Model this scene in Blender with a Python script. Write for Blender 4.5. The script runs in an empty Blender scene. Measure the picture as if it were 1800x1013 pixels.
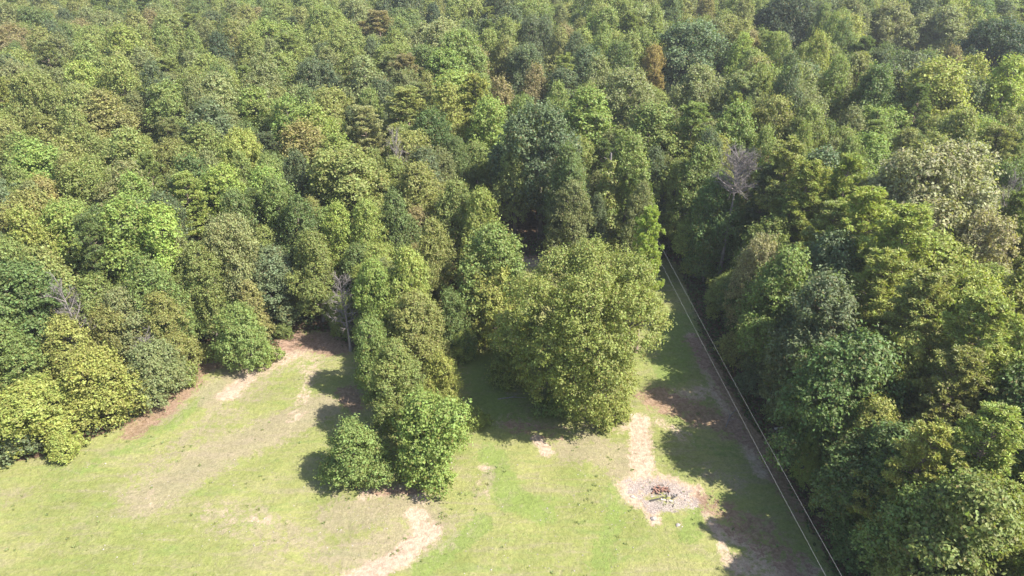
import bpy, math, random
import numpy as np
from mathutils import Vector, Matrix

# ------------------------------------------------------------------ camera, world, sun, exposure
SC = bpy.context.scene
COL = SC.collection
CAM_H, PITCH, FPX, PW, PH = 40.0, math.radians(30.0), 1216.0, 1800.0, 1013.0
cam_d = bpy.data.cameras.new("camera"); cam = bpy.data.objects.new("camera", cam_d); COL.objects.link(cam)
cam.location = (0, 0, CAM_H); cam.rotation_euler = (math.pi/2 - PITCH, 0, 0)
cam_d.sensor_width = 36.0; cam_d.lens = 36.0*FPX/PW; cam_d.clip_start = 0.5; cam_d.clip_end = 12000
SC.camera = cam

SUN_EL = math.radians(50); SUN_AZ = math.atan2(0.93, -0.36)      # azimuth from +Y towards +X
world = bpy.data.worlds.new("World"); SC.world = world; world.use_nodes = True
wn = world.node_tree; bg = wn.nodes["Background"]
sky = wn.nodes.new("ShaderNodeTexSky"); sky.sky_type = 'NISHITA'; sky.sun_disc = False
sky.sun_elevation = SUN_EL; sky.sun_rotation = SUN_AZ; sky.altitude = 200; sky.dust_density = 1.5
wn.links.new(sky.outputs[0], bg.inputs[0]); bg.inputs[1].default_value = 0.105
sun_d = bpy.data.lights.new("sun", 'SUN'); sun = bpy.data.objects.new("sun", sun_d); COL.objects.link(sun)
sun_d.energy = 5.0; sun_d.angle = math.radians(0.53); sun_d.color = (1.0, 0.95, 0.86)
sdir = Vector((math.sin(SUN_AZ)*math.cos(SUN_EL), math.cos(SUN_AZ)*math.cos(SUN_EL), math.sin(SUN_EL)))
sun.rotation_euler = (-sdir).to_track_quat('-Z', 'Y').to_euler(); sun.location = (60, -40, 90)
SC.view_settings.view_transform = 'Standard'; SC.view_settings.look = 'None'
SC.view_settings.gamma = 1.0; SC.view_settings.use_curve_mapping = False
SC.view_settings.exposure = 1.42
SC.cycles.max_bounces = 6; SC.cycles.diffuse_bounces = 3; SC.cycles.transmission_bounces = 3
SC.cycles.volume_bounces = 0; SC.cycles.glossy_bounces = 2
SC.cycles.sample_clamp_indirect = 4.0

# ------------------------------------------------------------------ helpers
SP, CP = math.sin(PITCH), math.cos(PITCH)
def ray(px, py):
    u = (px-PW/2)/FPX; v = (py-PH/2)/FPX
    return np.array([u, CP - SP*v, -SP - CP*v])
def at(px, py, z=0.0):
    """world point at height z seen at pixel px, py of the survey photograph"""
    d = ray(px, py); t = (z-CAM_H)/d[2]
    return np.array([0, 0, CAM_H]) + d*t, t
def g(px, py):
    p, _ = at(px, py, 0); return (p[0], p[1])
def proj(x, y, z):
    dz = z-CAM_H; depth = y*CP - dz*SP
    v = -(y*SP + dz*CP)/depth; u = x/depth
    return PW/2+u*FPX, PH/2+v*FPX, depth

def tag(o, label=None, cat=None, group=None, kind=None):
    if label: o["label"] = label
    if cat: o["category"] = cat
    if group: o["group"] = group
    if kind: o["kind"] = kind
    return o
def link(name, me, parent=None):
    o = bpy.data.objects.new(name, me); COL.objects.link(o)
    if parent: o.parent = parent
    return o
def mesh_np(name, V, F, mat, attrs=None, smooth=False):
    """V (n,3), F (m,k) with k = 3 or 4"""
    V = np.ascontiguousarray(V, dtype=np.float32); F = np.ascontiguousarray(F, dtype=np.int32)
    m, k = F.shape; me = bpy.data.meshes.new(name)
    me.vertices.add(len(V)); me.vertices.foreach_set("co", V.ravel())
    me.loops.add(m*k); me.loops.foreach_set("vertex_index", F.ravel())
    me.polygons.add(m); me.polygons.foreach_set("loop_start", np.arange(0, m*k, k, dtype=np.int32))
    me.polygons.foreach_set("loop_total", np.full(m, k, dtype=np.int32))
    if attrs:
        for a, vals in attrs.items():
            at_ = me.attributes.new(a, 'FLOAT', 'POINT'); at_.data.foreach_set("value", np.ascontiguousarray(vals, dtype=np.float32))
    me.update(calc_edges=True)
    me.polygons.foreach_set("use_smooth", np.full(m, smooth, dtype=bool))
    if mat: me.materials.append(mat)
    return me
def unit(a): return a/np.maximum(np.linalg.norm(a, axis=-1, keepdims=True), 1e-9)

class NT:
    def __init__(s, name):
        s.m = bpy.data.materials.new(name); s.m.use_nodes = True; s.t = s.m.node_tree; s.t.nodes.clear()
        s.out = s.n("ShaderNodeOutputMaterial")
    def n(s, ty, **kw):
        nd = s.t.nodes.new(ty)
        for k, v in kw.items(): setattr(nd, k, v)
        return nd
    def l(s, a, b): s.t.links.new(a, b)
    def put(s, sock, v):
        if hasattr(v, "is_output"): s.l(v, sock)
        else: sock.default_value = v
    def mix(s, f, a, b, mode='MIX'):
        nd = s.n("ShaderNodeMix", data_type='RGBA', blend_type=mode)
        s.put(nd.inputs[0], f); s.put(nd.inputs[6], a); s.put(nd.inputs[7], b); return nd.outputs[2]
    def math(s, op, a, b=0.0, c=0.0, clamp=False):
        nd = s.n("ShaderNodeMath", operation=op, use_clamp=clamp)
        s.put(nd.inputs[0], a); s.put(nd.inputs[1], b); s.put(nd.inputs[2], c); return nd.outputs[0]
    def ramp(s, f, lo, hi):
        nd = s.n("ShaderNodeMapRange", interpolation_type='SMOOTHSTEP')
        s.put(nd.inputs[0], f); nd.inputs[1].default_value = lo; nd.inputs[2].default_value = hi; return nd.outputs[0]
    def noise(s, scale, detail=4, rough=0.55, vec=None, dist=0.0):
        nd = s.n("ShaderNodeTexNoise"); nd.inputs["Scale"].default_value = scale; nd.inputs["Detail"].default_value = detail
        nd.inputs["Roughness"].default_value = rough; nd.inputs["Distortion"].default_value = dist
        if vec is not None: s.l(vec, nd.inputs["Vector"])
        return nd.outputs[0]
    def attr(s, name, ty='GEOMETRY'):
        nd = s.n("ShaderNodeAttribute", attribute_name=name, attribute_type=ty); return nd.outputs["Fac"]

def rgb(*c): return (c[0], c[1], c[2], 1.0)

def leaf_material(name, far=False, transl=0.42, warm=0.05):
    """foliage: tint of the individual tree, varied from spray to spray and from leaf to leaf"""
    k = NT(name)
    oi = k.n("ShaderNodeObjectInfo")
    if far:
        r = k.n("ShaderNodeValToRGB"); k.l(oi.outputs["Random"], r.inputs[0])
        cols = [(.0, (0.218, 0.266, 0.068)), (.16, (0.236, 0.271, 0.071)), (.30, (0.153, 0.201, 0.059)), (.42, (0.260, 0.295, 0.073)), (.55, (0.201, 0.218, 0.077)),
                (.66, (0.124, 0.159, 0.071)), (.76, (0.260, 0.266, 0.077)), (.88, (0.224, 0.248, 0.094)), (.95, (0.260, 0.218, 0.094))]
        r.color_ramp.interpolation = 'CONSTANT'
        r.color_ramp.elements[0].position = 0; r.color_ramp.elements[0].color = rgb(*cols[0][1])
        r.color_ramp.elements[1].position = cols[1][0]; r.color_ramp.elements[1].color = rgb(*cols[1][1])
        for p, c in cols[2:]:
            e = r.color_ramp.elements.new(p); e.color = rgb(*c)
        base = r.outputs[0]
    else:
        base = oi.outputs["Color"]
    geo = k.n("ShaderNodeNewGeometry"); ri = geo.outputs["Random Per Island"]
    pv = k.attr("pv")
    c = k.mix(k.math('MULTIPLY', pv, 0.42), base, k.mix(1.0, base, rgb(1.28, 1.14, .85), 'MULTIPLY'))
    c = k.mix(k.math('MULTIPLY', k.math('SUBTRACT', 1.0, pv), 0.22), c, k.mix(1.0, base, rgb(.70, .85, 1.2), 'MULTIPLY'))
    hsv = k.n("ShaderNodeHueSaturation"); k.l(c, hsv.inputs["Color"])
    k.l(k.math('MULTIPLY_ADD', ri, 0.05, 0.475), hsv.inputs["Hue"])
    k.l(k.math('MULTIPLY_ADD', ri, 0.75, 0.62), hsv.inputs["Value"])
    hsv.inputs["Saturation"].default_value = 0.92
    c = hsv.outputs[0]
    r2 = k.math('FRACT', k.math('MULTIPLY', ri, 47.0))
    c = k.mix(k.math('MULTIPLY', k.math('GREATER_THAN', r2, 1.0-warm), 0.6), c, rgb(.22, .15, .055))
    b = k.n("ShaderNodeBsdfPrincipled"); k.l(c, b.inputs["Base Color"]); b.inputs["Roughness"].default_value = .5
    b.inputs["Specular IOR Level"].default_value = .32
    tr = k.n("ShaderNodeBsdfTranslucent")
    k.l(k.mix(1.0, c, rgb(1.25, 1.35, .6), 'MULTIPLY'), tr.inputs[0])
    mx = k.n("ShaderNodeMixShader"); mx.inputs[0].default_value = transl
    k.l(b.outputs[0], mx.inputs[1]); k.l(tr.outputs[0], mx.inputs[2]); k.l(mx.outputs[0], k.out.inputs[0])
    return k.m

def bark_material(name, c1, c2):
    k = NT(name); tc = k.n("ShaderNodeTexCoord")
    mp = k.n("ShaderNodeMapping"); mp.inputs["Scale"].default_value = (4, 4, .8); k.l(tc.outputs["Object"], mp.inputs[0])
    n1 = k.noise(2.2, 6, .65, mp.outputs[0])
    b = k.n("ShaderNodeBsdfPrincipled"); b.inputs["Roughness"].default_value = .85
    k.l(k.mix(k.ramp(n1, .35, .65), rgb(*c1), rgb(*c2)), b.inputs["Base Color"])
    bp = k.n("ShaderNodeBump"); bp.inputs["Strength"].default_value = .6; k.l(n1, bp.inputs["Height"]); k.l(bp.outputs[0], b.inputs["Normal"])
    k.l(b.outputs[0], k.out.inputs[0]); return k.m

def plain_material(name, c1, c2, scale=6, rough=.85, metal=0.0):
    k = NT(name); n1 = k.noise(scale, 5, .6)
    b = k.n("ShaderNodeBsdfPrincipled"); b.inputs["Roughness"].default_value = rough; b.inputs["Metallic"].default_value = metal
    k.l(k.mix(k.ramp(n1, .35, .68), rgb(*c1), rgb(*c2)), b.inputs["Base Color"]); k.l(b.outputs[0], k.out.inputs[0]); return k.m

M_LEAF = leaf_material("broad_leaves"); M_NEEDLE = leaf_material("pine_needles", transl=.35, warm=.04)
M_FAR = leaf_material("distant_leaves", far=True)
M_BARK = bark_material("grey_brown_bark", (.09, .07, .055), (.22, .19, .16))
M_DEAD = bark_material("dead_wood", (.13, .11, .105), (.26, .225, .215))
M_PINEBARK = bark_material("pine_bark", (.16, .10, .075), (.36, .28, .22))

# ------------------------------------------------------------------ ground
def strokes_mask(X, Y, strokes):
    """each stroke: pixel points of a mark on the ground, half width in m, strength"""
    out = np.zeros_like(X)
    for pts, w, s in strokes:
        P = [g(*p) for p in pts]
        if len(P) == 1: P = [P[0], (P[0][0]+.01, P[0][1])]
        d = np.full(X.shape, 1e9)
        for a, b in zip(P[:-1], P[1:]):
            ax, ay = a; bx, by = b; L = (bx-ax)**2+(by-ay)**2+1e-9
            t = np.clip(((X-ax)*(bx-ax)+(Y-ay)*(by-ay))/L, 0, 1)
            d = np.minimum(d, np.hypot(X-(ax+t*(bx-ax)), Y-(ay+t*(by-ay))))
        out = np.maximum(out, s*np.clip(1.25-d/(w*1.25), 0, 1))
    return np.clip(out, 0, 1)

# edge of the open ground (survey pixels on the ground)
FIELD_PX = [(-300, 1150), (-300, 870), (0, 815), (110, 800), (235, 742), (318, 668), (352, 612), (490, 612), (494, 578), (585, 585),
            (640, 640), (790, 600), (795, 545), (850, 500), (905, 455), (985, 448), (1120, 470), (1172, 452), (1196, 470),
            (1236, 600), (1300, 718), (1352, 790), (1400, 880), (1462, 1010), (1530, 1150)]
FIELD = [g(*p) for p in FIELD_PX] + [(24, 5), (24, -60), (-60, -60), (-70, 20)]
def in_poly(x, y, poly):
    inside = np.zeros(np.shape(x), bool); n = len(poly)
    for i in range(n):
        x1, y1 = poly[i]; x2, y2 = poly[(i+1) % n]
        c = ((y1 > y) != (y2 > y)) & (x < (x2-x1)*(y-y1)/(y2-y1+1e-12)+x1)
        inside ^= c
    return inside
def poly_dist(x, y, poly):
    d = np.full(np.shape(x), 1e9); n = len(poly)
    for i in range(n):
        ax, ay = poly[i]; bx, by = poly[(i+1) % n]; L = (bx-ax)**2+(by-ay)**2+1e-9
        t = np.clip(((x-ax)*(bx-ax)+(y-ay)*(by-ay))/L, 0, 1)
        d = np.minimum(d, np.hypot(x-(ax+t*(bx-ax)), y-(ay+t*(by-ay))))
    return d

def axis(lo, hi, step, far):
    core = np.arange(lo, hi+step/2, step); out = []
    s = step; v = 0
    while v < far: s *= 1.35; v += s; out.append(v)
    out = np.array(out); return np.concatenate([(lo-out)[::-1], core, hi+out])
gx = axis(-56, 36, .30, 2500); gy = axis(20, 84, .30, 2500)
GX, GY = np.meshgrid(gx, gy)
def hsin(x, y): return .10*np.sin(x*.21+1.3)*np.cos(y*.17+.4) + .05*np.sin(x*.63+y*.41) + .03*np.sin(x*1.3-y*1.1+2)
GZ = hsin(GX, GY)*np.exp(-((GX/400)**2+(GY/400)**2))
rngg = np.random.default_rng(5)
GZ += rngg.normal(0, .012, GX.shape)*(np.abs(GX) < 60)*(np.abs(GY-50) < 60)
# a small ash and rubble mound and shallow track
mc = g(1163, 868); GZ += .16*np.exp(-(((GX-mc[0])/1.2)**2+((GY-mc[1])/.9)**2))
nx, ny = len(gx), len(gy)
idx = np.arange(nx*ny).reshape(ny, nx)
GF = np.stack([idx[:-1, :-1], idx[:-1, 1:], idx[1:, 1:], idx[1:, :-1]], -1).reshape(-1, 4)
dirt = strokes_mask(GX, GY, [
    ([(758, 935), (728, 955), (700, 985), (640, 1010), (590, 1035)], 1.1, 1.0), ([(730, 905), (745, 940)], 1.0, .85),
    ([(640, 868), (700, 858), (745, 872)], .9, .75), ([(660, 905), (740, 912)], .9, .4),
    ([(500, 600), (490, 625)], 1.5, 1.0), ([(430, 668), (398, 692)], 1.2, .95), ([(560, 605), (520, 620), (440, 655)], 1.7, .75),
    ([(552, 630), (535, 690), (518, 735)], 1.3, .55), ([(530, 620), (545, 660)], 1.2, .5),
    ([(1126, 742), (1126, 800), (1135, 850)], 1.15, 1.0), ([(1110, 860), (1165, 850), (1215, 868)], 1.3, 1.0),
    ([(1110, 875), (1150, 900), (1150, 915)], .8, .9), ([(942, 770), (962, 796)], .65, .9),
    ([(846, 820), (852, 826)], .55, .7), ([(838, 845), (862, 880)], .6, .45), ([(345, 880), (365, 893)], 1.4, .42),
    ([(395, 900), (415, 930)], .8, .5), ([(440, 912), (470, 916)], .6, .6), ([(268, 886), (272, 862)], .7, .45),
    ([(930, 452), (955, 462)], 2.5, .9), ([(815, 540), (832, 552)], 1.2, .8),
    ([(1243, 900), (1265, 940), (1285, 990)], .65, .75), ([(1262, 925), (1300, 945), (1345, 975)], .7, .75),
    ([(1215, 590), (1265, 700), (1340, 830)], .9, .8), ([(1190, 700), (1235, 690)], 1.5, .7), ([(1300, 990), (1420, 1005)], 1.6, .7), ([(1160, 740), (1200, 770)], 1.2, .6),
    ([(1040, 745), (1100, 750), (1128, 760)], 1.3, .6), ([(880, 740), (1000, 760)], 1.5, .5), ([(1382, 782), (1358, 775)], .8, .7),
    ([(655, 985), (595, 1010)], .9, .5), ([(30, 690), (0, 690)], 2.2, .6), ([(860, 1002), (900, 1000)], .5, .4), ([(1215, 800), (1285, 830)], 1.0, .3)])
red = strokes_mask(GX, GY, [
    ([(515, 600), (560, 600), (600, 606)], 2.1, 1.0), ([(398, 630), (380, 634)], 1.5, 1.0), ([(345, 650), (325, 682), (285, 718), (235, 755)], 1.5, .8),
    ([(900, 745), (980, 765)], 1.6, .5), ([(610, 690), (625, 712)], 1.3, .8), ([(1150, 700), (1260, 740), (1370, 790)], 2.0, .75), ([(1225, 600), (1290, 700), (1350, 790), (1420, 900)], 1.5, .85), ([(1330, 930), (1400, 1000)], 2.0, .6), ([(1240, 880), (1330, 930)], 1.6, .6),
    ([(1270, 925), (1345, 970)], .5, .6), ([(1360, 776)], .8, .8), ([(660, 862), (760, 862)], .6, .7), ([(1170, 820), (1290, 860)], 1.5, .25),
    ([(905, 440), (935, 448)], 2.0, .8)])
dry = strokes_mask(GX, GY, [
    ([(640, 600), (480, 650), (400, 720), (300, 800), (240, 870)], 3.0, .55), ([(560, 720), (470, 760), (380, 800), (270, 870)], 2.3, 1.0), ([(540, 600), (440, 650), (380, 690)], 2.6, .9),
    ([(600, 900), (720, 890), (760, 930), (620, 980)], 2.4, .8), ([(1000, 790), (1090, 800), (1100, 830)], 2.0, .8), ([(1060, 800), (1040, 775)], 2.0, .7),
    ([(390, 900), (470, 930), (560, 960)], 2.4, .6), ([(860, 830), (845, 870)], 1.0, .6), ([(60, 860), (20, 880)], 1.5, .45),
    ([(1250, 830), (1300, 850)], 1.5, .55), ([(950, 960), (860, 990)], 1.2, .3), ([(400, 640), (350, 640)], 1.8, .6), ([(280, 740), (340, 690)], 1.2, .7)])
lush = strokes_mask(GX, GY, [
    ([(385, 672), (300, 752)], .7, .9), ([(300, 752), (200, 800), (100, 850)], 1.1, .5), ([(860, 800), (900, 880), (950, 900)], 1.6, .8),
    ([(740, 1000), (810, 950), (850, 920)], 1.0, .85), ([(760, 880), (830, 930)], 1.5, .4), ([(850, 640), (870, 720)], 3.0, .7),
    ([(1190, 560), (1180, 660)], 2.0, .8), ([(1050, 1000), (1080, 920), (1080, 860)], 1.4, .6), ([(1230, 880), (1210, 940)], 1.2, .7),
    ([(1180, 760), (1290, 800)], 1.6, .5), ([(1360, 940), (1320, 900)], 1.2, .4), ([(200, 900), (100, 980)], 3, .35)])
ash = strokes_mask(GX, GY, [([(1118, 858), (1165, 855), (1195, 866)], 1.0, .85), ([(1150, 892), (1215, 884)], .7, .8), ([(1130, 880), (1150, 900)], .5, .6)])
fd = poly_dist(GX, GY, FIELD); inf = in_poly(GX, GY, FIELD)
litter = np.where(inf, np.clip(.35-fd/1.6, 0, 1)*1.0, np.clip(.35+fd/1.0, 0, 1))
litter[GY < -50] = 0

k = NT("ground_grass_and_soil")
tc = k.n("ShaderNodeTexCoord"); P = tc.outputs["Object"]
def nz(s, d=5, r=.6, dist=0.0): return k.noise(s, d, r, P, dist)
big = nz(.11, 4, .55, .6); mid = nz(.55, 6, .62, .8); fine = nz(3.1, 7, .7, .4); vf = nz(11.0, 6, .75)
rag = nz(1.6, 10, .82, .6); tuft = nz(2.2, 9, .85, .3); clump = nz(5.0, 8, .85)
# streaks left by mowing and wheels, running away from lower left to upper right
mp = k.n("ShaderNodeMapping"); mp.inputs["Rotation"].default_value = (0, 0, math.radians(-52)); mp.inputs["Scale"].default_value = (.22, 1.5, 1)
k.l(P, mp.inputs[0]); streak = k.noise(.8, 6, .62, mp.outputs[0], .5)
grass = k.mix(k.ramp(big, .38, .62), rgb(.196, .212, .064), rgb(.256, .254, .092))
grass = k.mix(k.math('MULTIPLY', k.ramp(mid, .48, .72), .5), grass, rgb(.245, .225, .115))
grass = k.mix(k.math('MULTIPLY', k.ramp(streak, .49, .68), .52), grass, rgb(.270, .222, .15))
grass = k.mix(k.math('MULTIPLY', k.ramp(streak, .50, .30), .45), grass, rgb(.150, .215, .060))
grass = k.mix(k.math('MULTIPLY', k.ramp(fine, .50, .72), .40), grass, rgb(.140, .190, .050))
grass = k.mix(k.math('MULTIPLY', k.ramp(vf, .56, .74), .35), grass, rgb(.31, .285, .16))
def edge(a, amp=1.0, lo=.42, hi=.60):      # a soft mark broken up by noise
    v = k.math('ADD', k.attr(a), k.math('MULTIPLY', k.math('SUBTRACT', k.math('MULTIPLY_ADD', rag, .75, k.math('MULTIPLY', mid, .25)), .5), amp*2.6))
    return k.math('MULTIPLY', k.ramp(v, lo, hi), k.ramp(k.attr(a), .02, .5))
grass = k.mix(k.math('MULTIPLY', edge('lush'), .75), grass, k.mix(fine, rgb(.135, .195, .045), rgb(.195, .240, .065)))
grass = k.mix(k.math('MULTIPLY', k.ramp(nz(.85, 9, .80, 1.0), .50, .66), .42), grass, rgb(.280, .232, .155))
grass = k.mix(k.math('MULTIPLY', k.ramp(nz(6.0, 6, .8), .50, .62), .38), grass, rgb(.115, .150, .045))
drycol = k.mix(k.ramp(vf, .35, .7), rgb(.245, .192, .135), rgb(.325, .262, .195))
grass = k.mix(k.math('MULTIPLY', edge('dry', 1.3, .38, .72), .62), grass, drycol)
dirtcol = k.mix(k.ramp(fine, .35, .65), rgb(.35, .255, .180), rgb(.45, .355, .270))
dirtcol = k.mix(k.math('MULTIPLY', k.ramp(vf, .5, .7), .35), dirtcol, rgb(.25, .18, .115))
c = k.mix(edge('dirt', 1.0, .40, .78), grass, dirtcol)
redcol = k.mix(k.ramp(fine, .35, .65), rgb(.185, .11, .075), rgb(.30, .20, .145))
c = k.mix(k.math('MULTIPLY', edge('red', 1.2), .85), c, redcol)
# loose sandy spots everywhere
sp = k.math('MULTIPLY', k.ramp(nz(1.25, 8, .78, .3), .665, .70), .75)
c = k.mix(sp, c, rgb(.37, .29, .21))
wd = k.math('MULTIPLY', k.ramp(nz(1.9, 5, .7, .6), .665, .72), .75)
c = k.mix(wd, c, rgb(.10, .15, .04))
ashcol = k.mix(k.ramp(vf, .40, .62), rgb(.17, .14, .13), rgb(.42, .355, .32))
c = k.mix(k.math('MULTIPLY', edge('ash', 2.2), .9), c, ashcol)
lit = k.mix(k.ramp(fine, .35, .65), rgb(.085, .055, .035), rgb(.20, .13, .085))
c = k.mix(edge('litter', 1.0), c, lit)
val = k.math('MULTIPLY_ADD', k.ramp(tuft, .38, .62), .24, k.math('MULTIPLY_ADD', k.ramp(clump, .38, .62), .20, .74))
hv = k.n('ShaderNodeHueSaturation'); k.l(c, hv.inputs['Color']); k.l(val, hv.inputs['Value']); c = hv.outputs[0]
b = k.n("ShaderNodeBsdfPrincipled"); b.inputs["Roughness"].default_value = .95; b.inputs["Specular IOR Level"].default_value = .1
k.l(c, b.inputs["Base Color"])
bp = k.n("ShaderNodeBump"); bp.inputs["Strength"].default_value = .9; bp.inputs["Distance"].default_value = .15
k.l(k.math('ADD', fine, k.math('MULTIPLY', vf, .6)), bp.inputs["Height"]); k.l(bp.outputs[0], b.inputs["Normal"])
k.l(b.outputs[0], k.out.inputs[0])
gm = mesh_np("ground", np.stack([GX, GY, GZ], -1).reshape(-1, 3), GF, k.m,
             {"dirt": dirt.ravel(), "red": red.ravel(), "dry": dry.ravel(), "lush": lush.ravel(), "ash": ash.ravel(), "litter": litter.ravel()}, True)
ground = tag(link("ground", gm), "grassy clearing with bare sandy and red soil patches running under the woods", kind="structure")
def gz(x, y):
    return float(hsin(x, y)*math.exp(-((x/400)**2+(y/400)**2)))

# ------------------------------------------------------------------ foliage and wood geometry
def leaf_quads(C, N, L, W, rng, along=None):
    """rhombic leaf sprays: centres C, normals N, half length L, half width W"""
    n = len(C)
    if along is None:
        r = rng.normal(size=(n, 3)); A = unit(r - (r*N).sum(1, keepdims=True)*N)
    else:
        A = unit(along)
    B = unit(np.cross(N, A))
    L = L[:, None]; W = W[:, None]
    droop = N*L*.18
    V = np.stack([C-A*L-droop, C-B*W*1.0+A*L*.12, C+A*L-droop, C+B*W*1.0+A*L*.12], 1)
    return V
def quads_mesh(name, V, pv, mat):
    n = len(V); F = np.arange(n*4).reshape(n, 4)
    return mesh_np(name, V.reshape(-1, 3), F, mat, {"pv": np.repeat(pv, 4)})

def tube(pts, rad, sides=6):
    pts = np.array(pts, float); n = len(pts); V = []; 
    for i, p in enumerate(pts):
        d = pts[min(i+1, n-1)]-pts[max(i-1, 0)]; d = d/(np.linalg.norm(d)+1e-9)
        a = np.cross(d, [1, 0, 0] if abs(d[0]) < .8 else [0, 1, 0]); a /= np.linalg.norm(a); b_ = np.cross(d, a)
        for s in range(sides):
            t = 2*math.pi*s/sides; V.append(p+rad[i]*(math.cos(t)*a+math.sin(t)*b_))
    F = [(i*sides+s, i*sides+(s+1) % sides, (i+1)*sides+(s+1) % sides, (i+1)*sides+s) for i in range(n-1) for s in range(sides)]
    return np.array(V), np.array(F)
class Wood:
    def __init__(s): s.V = []; s.F = []; s.n = 0
    def add(s, pts, rad, sides=6):
        V, F = tube(pts, rad, sides); s.V.append(V); s.F.append(F+s.n); s.n += len(V)
    def mesh(s, name, mat): return mesh_np(name, np.concatenate(s.V), np.concatenate(s.F), mat, None, True)

def profile(shape, t):
    """crown radius (0..1) at relative crown height t"""
    def se(t0, p, q, foot):      # widest at t0, rounded above, drawn in below to 'foot'
        u = np.clip((t-t0)/(1-t0), 0, 1); d = np.clip((t0-t)/t0, 0, 1)
        return np.where(t > t0, (1-u**p)**q, foot+(1-foot)*(1-d**2)**.5)
    if shape == 'broad': return se(.52, 2.6, .5, .40)
    if shape == 'ovoid': return se(.30, 1.7, .72, .45)
    if shape == 'round': return se(.38, 2.0, .55, .45)
    if shape == 'dome': return np.sqrt(np.clip(1-np.clip(t-.12, 0, 1)**2*1.29, 0, 1))*np.clip(.7+t*2.5, 0, 1)
    if shape == 'cone': return np.clip(1.02-t, 0, 1)**.75*np.clip(.55+t*4, 0, 1)
    if shape == 'column': return np.clip(np.sin(np.pi*(t*.9+.07)), 0, 1)**.45

def broadleaf(seed, H, R, z0, shape, n_leaf, leaf, n_lobe, puff, mat, limbs=10, lobe=.46, bark=None):
    """(crown mesh, trunk mesh): a crown is lobes carried by limbs, a lobe is covered with sprays, a spray is leaves"""
    rng = np.random.default_rng(seed); hh = H-z0; ph = rng.uniform(0, 6.28, 4)
    # lobes
    T = (np.arange(n_lobe)+.5)/n_lobe; T = np.clip(T**.9+rng.normal(0, .04, n_lobe), .04, .97); az = np.arange(n_lobe)*2.39996+rng.normal(0, .35, n_lobe)
    lr = R*lobe*rng.uniform(.58, 1.32, n_lobe)*(1-.30*T); side = 1+.16*np.sin(az+ph[0])+.10*np.sin(2*az+ph[1])
    rad = np.maximum(profile(shape, T)*R*side*rng.uniform(.82, 1.12, n_lobe)-lr*.85, 0)
    LC = np.stack([rad*np.cos(az), rad*np.sin(az), z0+np.clip(hh*T, lr*.75, hh-lr*.95)], 1)
    top = int(np.argmax(T)); LC[top, :2] *= .3; LC[top, 2] = H-lr[top]*1.1
    core = np.array([[0, 0, z0+hh*q] for q in (.35, .62)]); LC = np.concatenate([LC, core]); lr = np.concatenate([lr, [R*.50, R*.42]]); az_s = rng.uniform(.85, 1.3, len(lr))
    def out_of_lobes(P, own, k_in):
        ok = np.ones(len(P), bool)
        for q in range(len(lr)):
            dd = (P-LC[q])/np.array([1, 1, az_s[q]]); ok &= (np.linalg.norm(dd, axis=1) > lr[q]*k_in) | (own == q)
        return ok
    # sprays
    area = lr**2; n_puff = int(7.5*area.sum()/puff**2); own = rng.choice(len(lr), n_puff, p=area/area.sum()); d = unit(rng.normal(size=(n_puff, 3)))
    d[:, 2] = np.where(d[:, 2] < -.6, -d[:, 2], d[:, 2]); bump = rng.uniform(.70, 1.22, n_puff)
    C = LC[own]+d*(lr[own]*bump)[:, None]*np.stack([np.ones(n_puff), np.ones(n_puff), az_s[own]], 1)
    ok = out_of_lobes(C, own, .80) & (C[:, 2] > .15); C, own, dl = C[ok], own[ok], d[ok]; n_puff = len(C)
    pr = puff*rng.uniform(.5, 1.5, n_puff)
    w = pr**2; w /= w.sum(); k_ = rng.choice(n_puff, n_leaf, p=w); d = unit(rng.normal(size=(n_leaf, 3))+dl[k_]*.5)
    pos = C[k_]+d*(pr[k_]*rng.uniform(0, 1, n_leaf)**.45)[:, None]*np.array([1.1, 1.1, .85])+rng.normal(0, .03, (n_leaf, 3))
    stray = rng.uniform(0, 1, n_leaf) < .20; pos = pos+dl[k_]*(stray*rng.uniform(0, .7, n_leaf)*min(1, R*.3))[:, None]
    N = unit(d*.55+dl[k_]*.35+np.array([0, 0, .5])+rng.normal(size=(n_leaf, 3))*.45)
    L = leaf*rng.uniform(.6, 1.4, n_leaf); W = L*rng.uniform(.5, .8, n_leaf)
    lv = rng.uniform(0, 1, len(lr)); pv = np.clip(rng.uniform(0, 1, n_puff)[k_]*.6+.4*lv[own[k_]], 0, 1)
    ok = pos[:, 2] > .1
    crown = quads_mesh("crown", leaf_quads(pos, N, L, W, rng)[ok], pv[ok], mat)
    # wood: trunk, a limb to each lobe, twigs from the lobe's heart towards its sprays
    wd = Wood(); r0 = .020*H+.05
    tp = [np.array([.06*R*math.sin(t*5+ph[2])*t, .06*R*math.cos(t*4+ph[3])*t, (H*.9)*t-.15*(t == 0)]) for t in np.linspace(0, 1, 8)]
    wd.add(tp, [r0*(1.3 if i == 0 else 1)*(1-.92*i/7) for i in range(8)], 8)
    for q in range(len(lr)-2):
        e = LC[q]; zt = max(z0*.6, min(H*.8, e[2]-np.hypot(e[0], e[1])*.7)); t = np.clip(zt/(H*.9), .02, .98); i0 = min(int(t*7), 6)
        s = tp[i0]+(tp[i0+1]-tp[i0])*(t*7-i0); m = (s+e)/2+np.array([0, 0, -.10*np.linalg.norm(e-s)+rng.normal()*.1])
        rb = max(.03, r0*.45*(1-t*.6)); wd.add([s, m, e], [rb, rb*.65, rb*.4], 5)
        mine = np.where(own == q)[0]
        if len(mine):
            for c in rng.choice(mine, min(len(mine), limbs)): wd.add([e, (e+C[c])/2+rng.normal(0, .06, 3), C[c]], [rb*.34, rb*.22, .008], 3)
    return crown, wd.mesh("trunk", bark or M_BARK)

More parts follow.
